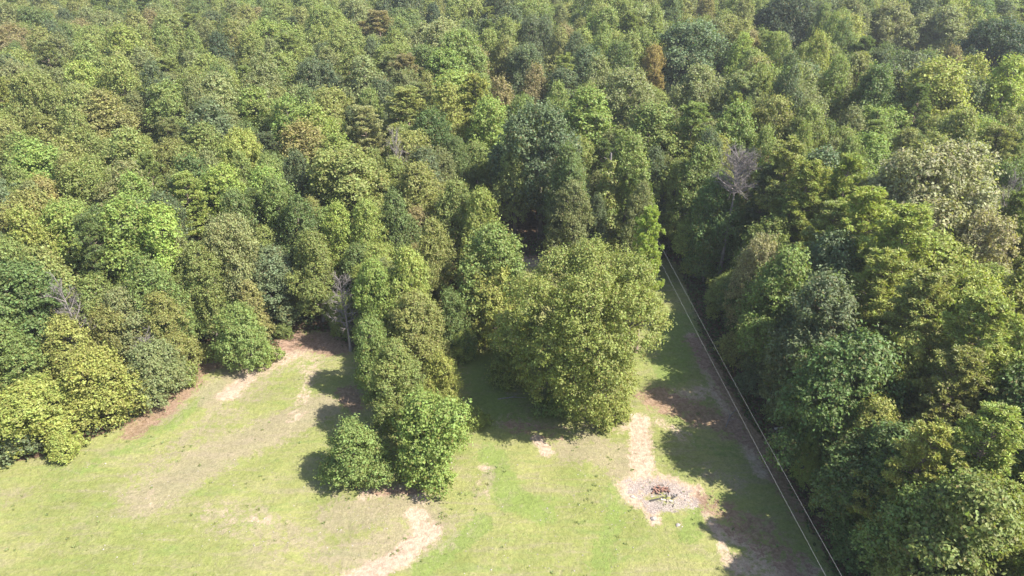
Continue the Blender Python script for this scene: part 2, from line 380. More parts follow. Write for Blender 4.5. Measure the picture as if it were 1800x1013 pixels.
def pine(seed, H, R, z0, n_needle, mat, needle=.17):
    rng = np.random.default_rng(seed); wd = Wood(); r0 = .018*H+.05
    sway = rng.normal(0, .25, 2)
    def axis_(z): t = z/H; return np.array([sway[0]*t*t*1.5, sway[1]*t*t*1.5, z])
    wd.add([axis_(H*t)-[0, 0, .15*(t == 0)] for t in np.linspace(0, 1, 9)], [r0*(1.2 if i == 0 else 1)*(1-.9*i/8) for i in range(9)], 8)
    tufts = []; tsz = []; tout = []
    z = z0
    while z < H*.99:
        t = (z-z0)/(H-z0); rl = R*(1-t)**.62*(.55+.45*min(1, (t+.12)*4))
        nb = rng.integers(3, 6)
        for a in rng.uniform(0, 6.28)+np.arange(nb)*6.28/nb+rng.normal(0, .3, nb):
            l = rl*rng.uniform(.55, 1.15)+.25; up = rng.uniform(.08, .45)+.35*t
            dr = np.array([math.cos(a), math.sin(a), up]); s = axis_(z); e = s+dr*l
            rb = max(.02, r0*.25*(1-t*.5)); wd.add([s, s+dr*l*.5-[0, 0, .06*l], e], [rb, rb*.6, rb*.2], 4)
            nt = max(3, int(l*2.6))
            for q in range(nt):
                f = 1-(q/nt)*.72; c_ = s+dr*l*f+np.array([rng.normal()*.32, rng.normal()*.32, rng.uniform(-.05, .25)])*min(1, l*.5)*1.1
                tufts.append(c_); tsz.append(rng.uniform(.30, .62)); tout.append(unit(dr+rng.normal(size=3)*.35))
        z += rng.uniform(.35, .75)*(1.15-.4*t)
    tufts = np.array(tufts); tsz = np.array(tsz); tout = np.array(tout); n = len(tufts)
    k_ = rng.integers(0, n, n_needle); d = unit(rng.normal(size=(n_needle, 3))+tout[k_]*.5+np.array([0, 0, .55]))
    L = needle*rng.uniform(.7, 1.3, n_needle); pos = tufts[k_]+d*(tsz[k_]*rng.uniform(.35, 1, n_needle))[:, None]*np.array([1, 1, .6])
    N = unit(np.cross(d, rng.normal(size=(n_needle, 3)))*.8+np.array([0, 0, .85])); A = d-(d*N).sum(1, keepdims=True)*N
    V = leaf_quads(pos, N, L, L*.36, rng, along=A)
    return quads_mesh("crown", V, rng.uniform(0, 1, n)[k_], mat), wd.mesh("trunk", M_PINEBARK)

def dead(seed, H, R, z0, twigs=1.0, spread=.5):
    """bare tree: tapered trunk, three orders of branches"""
    rng = np.random.default_rng(seed); tr = Wood(); br = Wood(); r0 = .016*H+.045
    ph = rng.uniform(0, 6.28, 2)
    pts = [np.array([.16*math.sin(t*4+ph[0])*t, .16*math.cos(t*3+ph[1])*t, H*.96*t-.15*(t == 0)]) for t in np.linspace(0, 1, 10)]
    tr.add(pts, [r0*(1.15 if i == 0 else 1)*(1-.88*i/9) for i in range(10)], 7)
    nb = int(26*twigs)
    for q in range(nb):
        t = (z0/H)+(1-z0/H)*(q+.5)/nb*.97; i0 = min(int(t*9), 8); s = pts[i0]+(pts[i0+1]-pts[i0])*(t*9-i0)
        a = q*2.4+rng.normal()*.4; rel = (t-z0/H)/(1-z0/H); l = R*rng.uniform(.6, 1.1)*(1-.38*rel); up = rng.uniform(.1, .5)+spread*rel
        dr = unit(np.array([math.cos(a), math.sin(a), up])); e = s+dr*l
        m = s+dr*l*.5+rng.normal(size=3)*.06*l; rb = max(.022, r0*.34*(1-rel*.5)); br.add([s, m, e], [rb, rb*.7, rb*.3], 4)
        for w in range(int(7*twigs)):
            f = rng.uniform(.25, 1); s2 = s+(e-s)*f; d2 = unit(dr+rng.normal(size=3)*.75+np.array([0, 0, .3])); l2 = l*rng.uniform(.2, .5)
            e2 = s2+d2*l2; br.add([s2, e2], [max(.014, rb*.4), .009], 3)
            for x_ in range(4):
                s3 = s2+(e2-s2)*rng.uniform(.3, 1); d3 = unit(d2+rng.normal(size=3)*.8+np.array([0, 0, .25])); br.add([s3, s3+d3*l2*rng.uniform(.3, .7)], [.011, .006], 3)
    return br.mesh("branches", M_DEAD), tr.mesh("trunk", M_DEAD)

def vine_snag(seed, H, R):
    """broken trunk wrapped in creeper"""
    rng = np.random.default_rng(seed); tr = Wood()
    tr.add([(0.08*math.sin(3*t), .05*t, H*t-.15*(t == 0)) for t in np.linspace(0, 1, 8)], [.26*(1-.55*i/7) for i in range(8)], 7)
    for a, l in ((0.4, .9), (2.4, .6), (4.1, .7)): tr.add([(0, 0, H*.93-.3*a*.5), (math.cos(a)*l, math.sin(a)*l, H*.95-.3*a*.5)], [.06, .03], 4)
    n = 7000; t = rng.beta(1.0, 1.35, n)*.93; az = rng.uniform(0, 6.28, n)
    r = R*(1.05-.72*t)*(1+.35*np.sin(t*31+az)+.2*np.sin(3*az+t*13))*rng.uniform(.6, 1.05, n)
    pos = np.stack([r*np.cos(az), r*np.sin(az), .15+t*H], 1); d = np.stack([np.cos(az), np.sin(az), .4+0*az], 1)
    N = unit(d+rng.normal(size=(n, 3))*.5); L = .15*rng.uniform(.7, 1.3, n)
    return quads_mesh("creeper", leaf_quads(pos, N, L, L*.7, rng), .5+.5*np.sin(t*19+az)*.5, M_LEAF), tr.mesh("trunk", M_DEAD)

# ------------------------------------------------------------------ the kinds of tree, a few individuals of each
# store: kind -> list of (meshes by part name, H, R)
LIB = {}
def lib(kind, parts, H, R): LIB.setdefault(kind, []).append((parts, H, R))
for s in range(7):     # tall broadleaf of the woods
    c_, t_ = broadleaf(100+s, 14, 3.6, 3.2, 'ovoid', 26000, .118, 16, .34, M_LEAF, 3, .46); lib('poplar', (("crown", c_), ("trunk", t_)), 14, 3.6)
for s in range(5):     # wide round oak
    c_, t_ = broadleaf(200+s, 14, 5.2, 3.0, 'round', 38000, .138, 20, .40, M_LEAF, 3, .40); lib('oak', (("crown", c_), ("trunk", t_)), 14, 5.2)
for s in range(5):
    c_, t_ = pine(300+s, 17, 3.6, 5.0, 32000, M_NEEDLE, .15); lib('pine', (("crown", c_), ("trunk", t_)), 17, 3.6)
for s in range(4):     # small leafy tree branching from the ground
    c_, t_ = broadleaf(400+s, 7, 2.9, .5, 'dome', 30000, .092, 14, .28, M_LEAF, 4, .44); lib('small', (("crown", c_), ("trunk", t_)), 7, 2.9)
for s in range(3):     # low shrub
    c_, t_ = broadleaf(500+s, 3.2, 2.0, .1, 'dome', 8000, .10, 8, .26, M_LEAF, 4, .46); lib('shrub', (("crown", c_), ("trunk", t_)), 3.2, 2.0)
for s in range(5):     # fuller, closer broadleaf standing at the edge of the woods
    c_, t_ = broadleaf(600+s, 12, 3.9, 1.4, 'ovoid', 36000, .112, 20, .34, M_LEAF, 4, .40); lib('edge', (("crown", c_), ("trunk", t_)), 12, 3.9)
for s in range(2):     # slender cedar
    c_, t_ = broadleaf(700+s, 9, 1.9, .8, 'cone', 14000, .10, 13, .26, M_LEAF, 3, .50); lib('cedar', (("crown", c_), ("trunk", t_)), 9, 1.9)
c_, t_ = broadleaf(806, 16, 7.0, 1.2, 'broad', 150000, .098, 38, .36, M_LEAF, 7, .33); lib('great_oak', (("crown", c_), ("trunk", t_)), 16, 7.0)
c_, t_ = broadleaf(810, 19, 8.6, 2.5, 'dome', 80000, .16, 40, .5, M_LEAF, 4, .28); lib('great_dome', (("crown", c_), ("trunk", t_)), 19, 8.6)
for s in range(3):
    b_, t_ = dead(900+s, 11, 2.6, 3.2, 1.2, .8); lib('dead', (("branches", b_), ("trunk", t_)), 11, 2.6)
b_, t_ = dead(950, 17, 3.3, 12.6, 1.9, .55); lib('dead_pine', (("branches", b_), ("trunk", t_)), 17, 2.9)
v_, t_ = vine_snag(960, 13, 1.7); lib('snag', (("creeper", v_), ("trunk", t_)), 13, 1.7)

TINT = {   # name: (albedo, words)
    'bright': ((.138, .190, .040), 'bright green'), 'yellow': ((.178, .205, .045), 'yellow-green'), 'lime': ((.175, .225, .040), 'lime green'),
    'mid': ((.110, .150, .040), 'mid green'), 'deep': ((.072, .110, .034), 'deep green'), 'blue': ((.082, .112, .058), 'blue-green'),
    'dark': ((.045, .068, .036), 'very dark green'), 'olive': ((.145, .160, .048), 'olive green'), 'brown': ((.165, .155, .060), 'brownish green'),
    'grey': ((.150, .170, .085), 'grey-green'), 'orange': ((.165, .135, .045), 'orange-brown'), 'pale': ((.168, .172, .100), 'pale silvery green'),
    'gold': ((.175, .185, .050), 'golden green'), 'pinelime': ((.195, .235, .045), 'lime green'), 'wood': ((.3, .3, .3), 'bare grey'), 'oak': ((.134, .164, .040), 'bright olive green')}
KIND_NAME = {'poplar': ('broadleaf_tree', 'broadleaf tree'), 'oak': ('oak_tree', 'round oak'), 'pine': ('pine_tree', 'pine'), 'young_pine': ('pine_tree', 'young pine'),
             'small': ('small_tree', 'small tree'), 'shrub': ('shrub', 'shrub'), 'edge': ('broadleaf_tree', 'full broadleaf'), 'cedar': ('cedar_tree', 'cedar'),
             'great_oak': ('oak_tree', 'great oak'), 'great_dome': ('oak_tree', 'great domed tree'), 'dead': ('dead_tree', 'dead tree'),
             'dead_pine': ('dead_tree', 'dead pine'), 'snag': ('dead_tree', 'dead snag')}
_m = np.array([.128, .160, .048])
for _k in ('lime', 'yellow', 'brown', 'bright', 'olive', 'mid', 'grey'): TINT[_k] = (tuple(np.array(TINT[_k][0])*.72+_m*.28), TINT[_k][1])
rng = np.random.default_rng(11); TREES = []
def place(kind, x, y, h, r, tint, label=None, var=None, jit=.10):
    v = LIB[kind]; vi = int(rng.integers(len(v))) if var is None else var
    TREES.append(dict(kind=kind, x=x, y=y, h=h, r=r, tint=tint, label=label, var=vi, jit=jit, rot=float(rng.uniform(0, 6.28))))
def T(px, py, wpx, h, kind, tint, label=None, var=None, dy=0.0):
    """tree whose top shows at px, py; wpx its width there, h its height in metres"""
    p, t = at(px, py, h*.97); r = wpx*t/FPX/2
    while not (615 < px < 1180) and h > 3.5 and (in_poly(np.array([p[0]]), np.array([p[1]]), FIELD)[0] or poly_dist(np.array([p[0]]), np.array([p[1]]), FIELD)[0] < min(1.5, r*.5)):
        h -= .25; p, t = at(px, py, h*.97); r = wpx*t/FPX/2      # it roots in the woods, not out on the open ground
    place(kind, p[0], p[1]+r*.15, h, r, tint, label, var)
def B(px, py, h, r, kind, tint, label=None, var=None):
    x, y = g(px, py); place(kind, x, y, h, r, tint, label, var)

# --- clearing and its edge, nearest first
B(628, 845, 5.2, 2.45, 'small', 'mid', "dense low rounded tree at the near left end of the tree strip in the clearing", 0)
B(762, 838, 7.6, 3.0, 'small', 'bright', "taller leafy tree at the near right tip of the tree strip in the clearing", 1)
B(704, 765, 9.2, 2.5, 'edge', 'mid', "full green tree directly behind the two nearest trees of the clearing's strip", 0)
B(775, 725, 6.0, 1.7, 'small', 'yellow', "yellow-tinged small tree on the right flank of the clearing's tree strip", 2)
B(664, 695, 7.6, 2.1, 'small', 'mid', "leafy tree on the left flank of the clearing's tree strip", 3)
B(738, 665, 9.0, 2.8, 'edge', 'olive', "olive broadleaf in the middle of the clearing's tree strip", 1)
B(706, 618, 9.0, 2.8, 'edge', 'bright', "bright green broadleaf at the far left of the clearing's tree strip", 2)
B(795, 628, 7.0, 2.0, 'small', 'deep', "small deep green tree where the strip meets the grassy gap", 0)
B(1024, 710, 14.7, 6.1, 'great_oak', 'oak', "great broad oak standing alone between the grass gap and the power lines", 0)
B(870, 600, 9.0, 2.9, 'small', 'yellow', "yellow-green tree touching the left side of the great lone oak", 2)
T(868, 412, 135, 12.0, 'edge', 'mid', "rounded soft green tree just left and behind the great lone oak", 1)
T(1145, 378, 74, 15.5, 'pine', 'pinelime', "slender lime green pine with bare lower trunk right behind the great oak", 0)
B(1078, 742, 2.2, 1.5, 'shrub', 'yellow', "low shrub under the near right side of the great lone oak")
B(985, 728, 2.6, 1.9, 'shrub', 'mid', "low shrub under the near left side of the great lone oak")
B(838, 745, 1.5, 1.0, 'shrub', 'bright', "tiny shrub at the right foot of the clearing's tree strip")
B(655, 840, 1.9, 1.3, 'shrub', 'yellow', "low yellowish shrub at the foot of the near left strip tree")
B(812, 628, 3.6, 1.7, 'small', 'yellow', "low yellow-green tree filling the gap right of the clearing's tree strip", 1)
B(912, 655, 6.0, 2.5, 'small', 'oak', "olive small tree leaning against the left side of the great lone oak", 3)
B(838, 575, 5.0, 2.0, 'small', 'mid', "small tree at the back of the shaded grass gap", 0)
B(500, 592, 1.6, 1.0, 'shrub', 'mid', "tiny shrub at the back edge of the pale soil patch")
B(362, 628, 1.5, 1.1, 'shrub', 'yellow', "tiny yellow shrub left of the round tree on bare soil")
# left shrubs and edge
B(70, 775, 5.6, 3.4, 'small', 'yellow', "yellow-green bushy tree at the left edge of the photo above the lawn", 1)
B(10, 800, 3.4, 2.6, 'shrub', 'blue', "blue-green low shrub in the lower left corner of the hedge line")
B(120, 800, 2.2, 1.3, 'shrub', 'yellow', "small shrub at the right foot of the yellow-green bushy tree on the left")
B(190, 730, 6.6, 3.0, 'small', 'yellow', "yellow-leaved small tree second from the left along the lawn's edge", 2)
B(150, 690, 7.4, 2.8, 'small', 'gold', "golden small tree behind the left lawn edge shrubs", 0)
B(228, 725, 3.2, 1.7, 'shrub', 'yellow', "low yellow shrub at the foot of the bare white stem on the left")
B(285, 700, 5.6, 2.5, 'small', 'grey', "grey-green feathery small tree at the corner of the left hedge line", 3)
B(322, 672, 2.6, 1.5, 'shrub', 'mid', "low green shrub ending the left hedge line by the bare soil")
B(215, 660, 7.6, 2.3, 'small', 'olive', "olive small tree in the middle of the left hedge line", 1)
B(88, 660, 4.6, 2.4, 'small', 'mid', "green bush between the dark oak and the yellow trees at left")
T(15, 492, 185, 11.5, 'oak', 'deep', "deep green wide oak at the left edge, beside the pinkish dead tree", 1)
T(100, 496, 84, 11.4, 'dead', 'wood', "pinkish grey dead tree near the left edge of the photo", 0)
T(248, 594, 66, 7.5, 'dead', 'wood', "bare whitish stem standing among the yellow shrubs on the left", 1)
B(617, 618, 8.6, 1.9, 'dead', 'wood', "grey twiggy dead tree beside the red soil patch at the strip's left", 2)
T(1302, 276, 74, 16.5, 'dead_pine', 'wood', "tall dead pine with bare grey trunk and pinkish crown right of centre", 0)
T(1075, 276, 52, 13.5, 'snag', 'olive', "creeper-wrapped broken snag right of the big blue-green oak", 0)
T(560, 262, 66, 12.0, 'dead', 'wood', "thin greyish half-dead tree standing in the upper left woods", 1) if False else None
T(692, 236, 54, 15, 'dead', 'wood', "pale bare-branched tree beside the dark gap in the upper middle woods", 2)
T(1790, 312, 60, 16, 'dead', 'wood', "pinkish grey bare crown at the right edge of the photo", 1)
B(438, 636, 6.2, 2.5, 'small', 'mid', "small round tree standing forward on the bare soil, orange earth beside it", 2)
B(470, 640, 2.6, 1.3, 'shrub', 'bright', "low bright shrub against the round tree on the bare soil")
B(330, 578, 8.0, 2.7, 'edge', 'deep', "deep green full tree left of the round tree on bare soil", 0)
B(372, 560, 6.5, 2.3, 'small', 'deep', "dark bush behind the bare soil at left")
B(405, 560, 9.0, 2.6, 'cedar', 'mid', "pointed green cedar behind the round tree on bare soil", 0)
T(470, 448, 120, 11.0, 'edge', 'blue', "blue-green full tree above the pale soil patch", 2)
T(432, 500, 60, 8.5, 'cedar', 'brown', "brownish pointed cedar above the round tree on bare soil", 1)
B(508, 552, 5.0, 1.8, 'small', 'yellow', "yellow-green bushy tree at the back of the pale soil patch", 3)
B(560, 545, 7.5, 2.1, 'small', 'olive', "olive tree behind the red soil patch", 0)
B(604, 592, 5.0, 1.4, 'small', 'mid', "green small tree right beside the red soil patch", 1)
T(545, 420, 90, 11.5, 'poplar', 'mid', "mid green broadleaf behind the red soil patch")
T(655, 470, 80, 10.5, 'edge', 'bright', "bright green tree right of the grey twiggy dead tree", 2)
T(716, 448, 92, 11.5, 'edge', 'yellow', "yellow-green full tree at the head of the clearing's strip", 0)
T(760, 400, 80, 11.5, 'poplar', 'olive', "olive broadleaf left of the soft round green tree")
T(800, 330, 95, 12.5, 'edge', 'olive', "olive full broadleaf left of the dark gap beside the blue-green oak", 1)
T(845, 345, 80, 12.5, 'poplar', 'yellow', "yellow-green broadleaf at the rim of the dark gap left of the blue-green oak")
T(730, 300, 120, 13, 'edge', 'olive', "broad olive tree below the pale bare-branched tree", 2)
T(610, 285, 185, 13.5, 'oak', 'olive', "wide olive oak with a flattish crown in the middle-left woods", 2)
T(590, 370, 80, 11.5, 'poplar', 'lime', "lime green broadleaf below the wide olive oak")
T(640, 362, 75, 12, 'poplar', 'yellow', "yellow-green broadleaf right of the lime green one below the wide olive oak")
T(690, 350, 80, 12, 'poplar', 'mid')
# left woods
T(45, 265, 130, 14, 'poplar', 'bright'); T(30, 385, 95, 13, 'poplar', 'yellow'); T(100, 370, 120, 13, 'poplar', 'bright')
T(205, 368, 140, 13.5, 'poplar', 'bright'); T(275, 378, 110, 13, 'poplar', 'lime'); T(385, 310, 110, 13.5, 'poplar', 'lime')
T(330, 290, 110, 14, 'poplar', 'deep'); T(300, 420, 80, 10.5, 'poplar', 'brown'); T(400, 395, 110, 12, 'oak', 'grey', "soft grey-green round tree in the left middle woods", 3)
T(340, 440, 90, 10.5, 'edge', 'olive'); T(245, 465, 110, 11, 'edge', 'mid'); T(60, 455, 130, 11.5, 'edge', 'olive'); T(150, 500, 110, 9.5, 'edge', 'mid')
T(200, 520, 110, 8.5, 'edge', 'grey'); T(270, 525, 100, 8.0, 'edge', 'olive'); T(330, 480, 90, 10, 'edge', 'mid')
T(130, 300, 100, 13, 'poplar', 'mid'); T(215, 300, 100, 13, 'poplar', 'grey'); T(480, 330, 95, 13, 'poplar', 'mid'); T(520, 360, 90, 12, 'poplar', 'deep')
T(285, 160, 120, 15, 'poplar', 'mid'); T(170, 175, 120, 15, 'poplar', 'brown', "brownish-tinged broadleaf in the upper left woods"); T(120, 200, 80, 14.5, 'poplar', 'blue')
T(50, 155, 130, 15, 'poplar', 'mid'); T(360, 195, 120, 15, 'poplar', 'blue'); T(440, 165, 110, 15, 'poplar', 'bright'); T(500, 185, 100, 15, 'poplar', 'bright')
T(545, 200, 120, 15, 'poplar', 'bright'); T(640, 195, 90, 14.5, 'pine', 'grey'); T(715, 165, 130, 15.5, 'pine', 'olive', "loose olive pine above the dark gap in the upper middle woods", 2)
T(755, 208, 95, 14.5, 'poplar', 'deep'); T(800, 140, 140, 16, 'poplar', 'bright'); T(860, 185, 100, 15, 'poplar', 'bright'); T(670, 150, 80, 15, 'poplar', 'yellow')
T(500, 20, 60, 16, 'poplar', 'blue'); T(380, 70, 62, 16, 'poplar', 'dark', "very dark pointed tree standing out in the upper left woods"); T(310, 38, 45, 15, 'poplar', 'dark')
T(550, 115, 90, 15, 'oak', 'blue', "blue-green round tree in the upper left middle woods", 0); T(760, 12, 42, 16, 'cedar', 'dark', "dark pointed cedar near the top edge left of centre", 0)
T(590, 45, 60, 15, 'poplar', 'grey'); T(220, 140, 70, 14, 'poplar', 'grey'); T(70, 70, 60, 14, 'poplar', 'brown'); T(230, 35, 60, 15, 'poplar', 'yellow')
T(130, 125, 60, 14.5, 'poplar', 'yellow'); T(395, 130, 70, 15, 'poplar', 'yellow'); T(335, 130, 80, 15, 'poplar', 'olive')
# centre
T(955, 203, 150, 17, 'oak', 'blue', "big blue-green oak in the centre with dark gap on its left", 1)
T(905, 245, 80, 14, 'poplar', 'deep'); T(1000, 270, 90, 14, 'edge', 'mid')
T(1010, 330, 80, 11, 'edge', 'deep'); T(1050, 350, 50, 9, 'edge', 'deep')
T(1110, 250, 100, 15, 'edge', 'mid', "mid green full tree right of the creeper-wrapped snag", 0); T(1150, 195, 130, 16, 'poplar', 'mid'); T(1220, 190, 100, 16.5, 'pine', 'mid')
T(1250, 240, 80, 15, 'edge', 'mid'); T(1240, 370, 80, 9.5, 'edge', 'bright', "lit green tree low beside the dark end of the power line cut", 1)
T(1195, 290, 80, 13, 'edge', 'deep'); T(1130, 330, 60, 11.5, 'edge', 'dark')
T(1035, 175, 140, 16, 'poplar', 'bright'); T(1110, 140, 130, 16, 'oak', 'grey', "grey-green broad tree below the orange-brown tree", 2)
T(1153, 90, 54, 15, 'oak', 'orange', "orange-brown autumn-leaved tree in the upper middle woods")
T(1085, 68, 80, 16, 'poplar', 'bright'); T(1025, 62, 75, 16, 'poplar', 'mid'); T(940, 40, 70, 17, 'oak', 'blue', "upper of two blue-green oaks near the top centre", 0)
T(925, 88, 85, 16, 'oak', 'blue', "lower of two blue-green oaks near the top centre", 3); T(1115, 72, 45, 15, 'poplar', 'grey')
T(1215, 52, 150, 18, 'oak', 'blue', "wide blue-green oak right of the orange-brown tree", 1); T(1230, 130, 110, 16, 'oak', 'grey', "grey-green oak below the wide blue-green oak right of the orange tree", 4)
T(1310, 70, 58, 17, 'poplar', 'lime', "lime green tree right of the wide blue-green oak"); T(1075, 18, 40, 16, 'poplar', 'yellow'); T(1180, 5, 60, 18, 'oak', 'deep', None, 2)
T(985, 60, 60, 16, 'poplar', 'mid'); T(880, 150, 80, 15, 'poplar', 'mid'); T(990, 130, 85, 15, 'poplar', 'olive'); T(940, 125, 70, 15, 'poplar', 'mid')
T(1125, 170, 70, 14.5, 'poplar', 'gold'); T(1245, 3, 48, 17, 'poplar', 'brown', "brown-leaved tree at the top edge right of centre")
# right, upper
T(1390, 0, 122, 20, 'oak', 'dark', "huge dark green oak near the top edge right of centre", 0); T(1300, 0, 80, 19, 'poplar', 'bright'); T(1465, 10, 90, 18, 'oak', 'blue', None, 3)
T(1372, 72, 60, 18, 'poplar', 'lime'); T(1442, 72, 70, 19, 'poplar', 'yellow', "tall yellow-green poplar left half of the upper right woods"); T(1495, 38, 90, 18.5, 'poplar', 'yellow')
T(1580, 18, 100, 18, 'oak', 'grey', "grey-green hazy oak in the upper right woods", 2); T(1670, 25, 110, 18, 'oak', 'grey', "second grey-green hazy oak further right in the upper right woods", 4)
T(1760, 48, 130, 19, 'oak', 'dark', "very dark oak at the right edge near the top", 1); T(1770, 5, 100, 18, 'poplar', 'mid')
T(1550, 130, 115, 18, 'edge', 'deep', "dark green full tree in shade left of the brown-tinged poplar", 2); T(1660, 122, 150, 19, 'poplar', 'yellow', "large yellow-green poplar with a brown-tinged left side")
T(1625, 160, 80, 17, 'pine', 'olive'); T(1785, 120, 120, 19, 'poplar', 'lime', "large lime green poplar at the right edge")
T(1480, 120, 80, 17, 'poplar', 'olive'); T(1415, 130, 90, 17.5, 'poplar', 'olive'); T(1340, 130, 90, 17, 'oak', 'grey', None, 0); T(1295, 140, 60, 16, 'poplar', 'olive')
T(1430, 200, 90, 16, 'edge', 'mid'); T(1370, 185, 110, 16.5, 'edge', 'olive'); T(1300, 195, 100, 16, 'edge', 'mid'); T(1350, 235, 70, 14.5, 'edge', 'bright')
T(1550, 100, 80, 17, 'oak', 'grey', None, 3); T(1500, 255, 80, 14.5, 'edge', 'blue'); T(1700, 210, 120, 17, 'edge', 'olive'); T(1770, 235, 110, 16, 'pine', 'olive'); T(1720, 270, 90, 15, 'edge', 'mid')
# right, near
T(1665, 285, 290, 18.5, 'great_dome', 'pale', "great silvery pale domed tree spreading at the right of the photo", 0)
T(1740, 400, 150, 14.5, 'oak', 'pale', "silvery pale round tree below the great silvery dome at right", 2)
T(1395, 265, 130, 17.5, 'pine', 'olive', "broad olive pine right of the tall dead pine", 1); T(1352, 300, 80, 15, 'pine', 'mid'); T(1430, 300, 120, 16.5, 'pine', 'yellow', None, 3)
T(1500, 290, 110, 17.5, 'pine', 'yellow', None, 2); T(1530, 340, 150, 18, 'pine', 'lime', "lime green pine in front of the silvery dome's left side", 0)
T(1600, 380, 170, 18, 'pine', 'yellow', "large yellow-green pine in front of the silvery dome", 4); T(1470, 370, 130, 15, 'pine', 'olive', None, 2); T(1400, 350, 110, 13.5, 'pine', 'mid', None, 4)
T(1340, 432, 90, 11.5, 'oak', 'pale', "silvery pale low round tree right of the power line cut", 0)
T(1480, 430, 150, 14, 'edge', 'blue', "blue-green shaded full tree in the near right woods", 1); T(1560, 460, 160, 15.5, 'pine', 'yellow', None, 1)
T(1650, 500, 170, 16, 'pine', 'olive', None, 3); 

T(1760, 550, 190, 16.5, 'pine', 'yellow', "big yellow-green pine at the right edge in the near woods", 4); T(1600, 610, 130, 12.5, 'edge', 'yellow', "yellow-leaved tree in the near right woods", 0)
T(1700, 640, 150, 14, 'pine', 'olive', None, 0); T(1520, 660, 110, 9.5, 'edge', 'olive', None, 1); T(1550, 720, 120, 10, 'edge', 'gold', "golden-topped tree beside the lower right pines", 2)
T(1640, 760, 160, 13, 'pine', 'yellow', None, 1); T(1760, 740, 190, 14.5, 'pine', 'yellow', None, 2); 
T(1690, 870, 200, 11, 'edge', 'mid', "bright-lit full tree in the lower right corner", 0); T(1790, 880, 150, 12, 'pine', 'yellow', None, 3)
T(1430, 770, 50, 5, 'small', 'bright', "small sunlit sapling at the shaded foot of the near right woods")
for q, (x_, y_, h_, r_, ti) in enumerate(((25.2, 26.5, 12.5, 3.8, 'mid'), (25.0, 33.5, 10.0, 3.7, 'deep'), (24.4, 39.5, 13.0, 4.0, 'deep'), (24.6, 46.5, 14.0, 3.9, 'blue'), (24.2, 53.0, 13.0, 3.6, 'mid'),
        (24.0, 59.5, 8.5, 3.3, 'deep'), (26.5, 64.0, 11.0, 3.2, 'mid'), (22.9, 62.6, 5.6, 2.2, 'mid'), (22.6, 71.0, 13.0, 3.4, 'deep'), (22.0, 77.0, 14.0, 3.4, 'mid'), (27.0, 20.0, 12.0, 3.9, 'mid'))):
    place('edge', x_, y_, h_, r_, ti, None, q % 5)
for px, py, h, r in ((1285, 640, 3.4, 1.7), (1325, 690, 3.2, 1.6), (1372, 742, 3.0, 1.4), (1425, 830, 3.0, 1.6), (1470, 905, 3.2, 1.8), (1500, 980, 2.8, 1.7)):
    B(px, py, h, r, 'shrub', 'deep')

# --- filler trees: the rest of the woods, spaced, inside the forest only
hx = np.array([t['x'] for t in TREES]); hy = np.array([t['y'] for t in TREES]); hr = np.array([t['r'] for t in TREES])
px_, py_, pr_ = list(hx), list(hy), list(hr)
cand = 0; frng = np.random.default_rng(77); FILL = []
GAPS = [(at(890, 340, 6)[0], 6.5), (at(655, 305, 7)[0], 5.0), (at(925, 400, 3)[0], 5.0), (at(1076, 330, 9)[0], 4.5), (at(1300, 380, 8)[0], 3.5)]
ZONES = ((22, 95, 11500), (95, 240, 26000))
for y0, y1, tries in ZONES:
    cy = frng.uniform(y0, y1, tries); cx = frng.uniform(-1, 1, tries)*(cy*.86+26); inside = in_poly(cx, cy, FIELD); dd = poly_dist(cx, cy, FIELD)
    for i in range(tries):
        x, y = cx[i], cy[i]; far = y > 95
        r = frng.uniform(2.0, 4.3) if not far else frng.uniform(2.6, 5.2)
        if inside[i] or dd[i] < 2.2+.3*r: continue
        A_ = np.array([px_, py_, pr_]); d = np.hypot(A_[0]-x, A_[1]-y)
        if (d < (A_[2]+r)*.57).any(): continue
        if any(math.hypot(x-q[0][0], y-q[0][1]) < q[1] for q in GAPS): continue
        px_.append(x); py_.append(y); pr_.append(r)
        right = x > 16
        q = frng.uniform()
        kind = 'poplar' if q < .62 else 'edge' if q < .76 else 'oak' if q < (.86 if not right else .93) else 'pine'
        if kind == 'oak': r *= 1.35
        h = (frng.uniform(8.5, 12)+r*.75) if not far else frng.uniform(10.5, 15)+r*.7
        if right: h = frng.uniform(12, 16) if not far else frng.uniform(15, 20)
        if dd[i] < 8: h *= (.68 if not right else .85)
        # keep hand-surveyed crowns in view: a filler that would stand right in front of one stays lower
        u, v, dep = proj(x, y, h)
        for t in TREES:
            if t['label'] is None: continue
            u2, v2, d2 = proj(t['x'], t['y'], t['h'])
            if d2 > dep and abs(u-u2) < (r+t['r']*.6)*FPX/dep and v < v2+t['r']*1.0*FPX/d2 and v > v2-60: h = min(h, 9.0)
        FILL.append((kind, x, y, h, r))
tw = ['mid', 'bright', 'olive', 'yellow', 'deep', 'grey', 'blue', 'lime', 'brown', 'gold']
for kind, x, y, h, r in FILL:
    tint = frng.choice(tw, p=[.26, .19, .16, .14, .09, .07, .05, .02, .02, 0])
    place(kind, x, y, h, r, str(tint))

# --- which trees become individuals: those showing largest in the picture
def show(t):
    u, v, dep = proj(t['x'], t['y'], t['h']*.75); w = t['r']*FPX/dep
    t['u'], t['v'], t['dep'] = u, proj(t['x'], t['y'], t['h'])[1], dep
    t['w'] = w
    if dep < 3 or u < -w*1.2 or u > PW+w*1.2: return -1
    return w
for t in TREES: t['s'] = show(t)
cand = [t for t in TREES if t['label'] or (t['s'] > 0 and t['v'] > -60 and t['v'] < 1100)]
cand.sort(key=lambda t: (t['label'] is None, t in FILL, -t['s']))
N_IND = 300
IND = cand[:N_IND]; ids = {id(t) for t in IND}
REST = [t for t in TREES if id(t) not in ids]

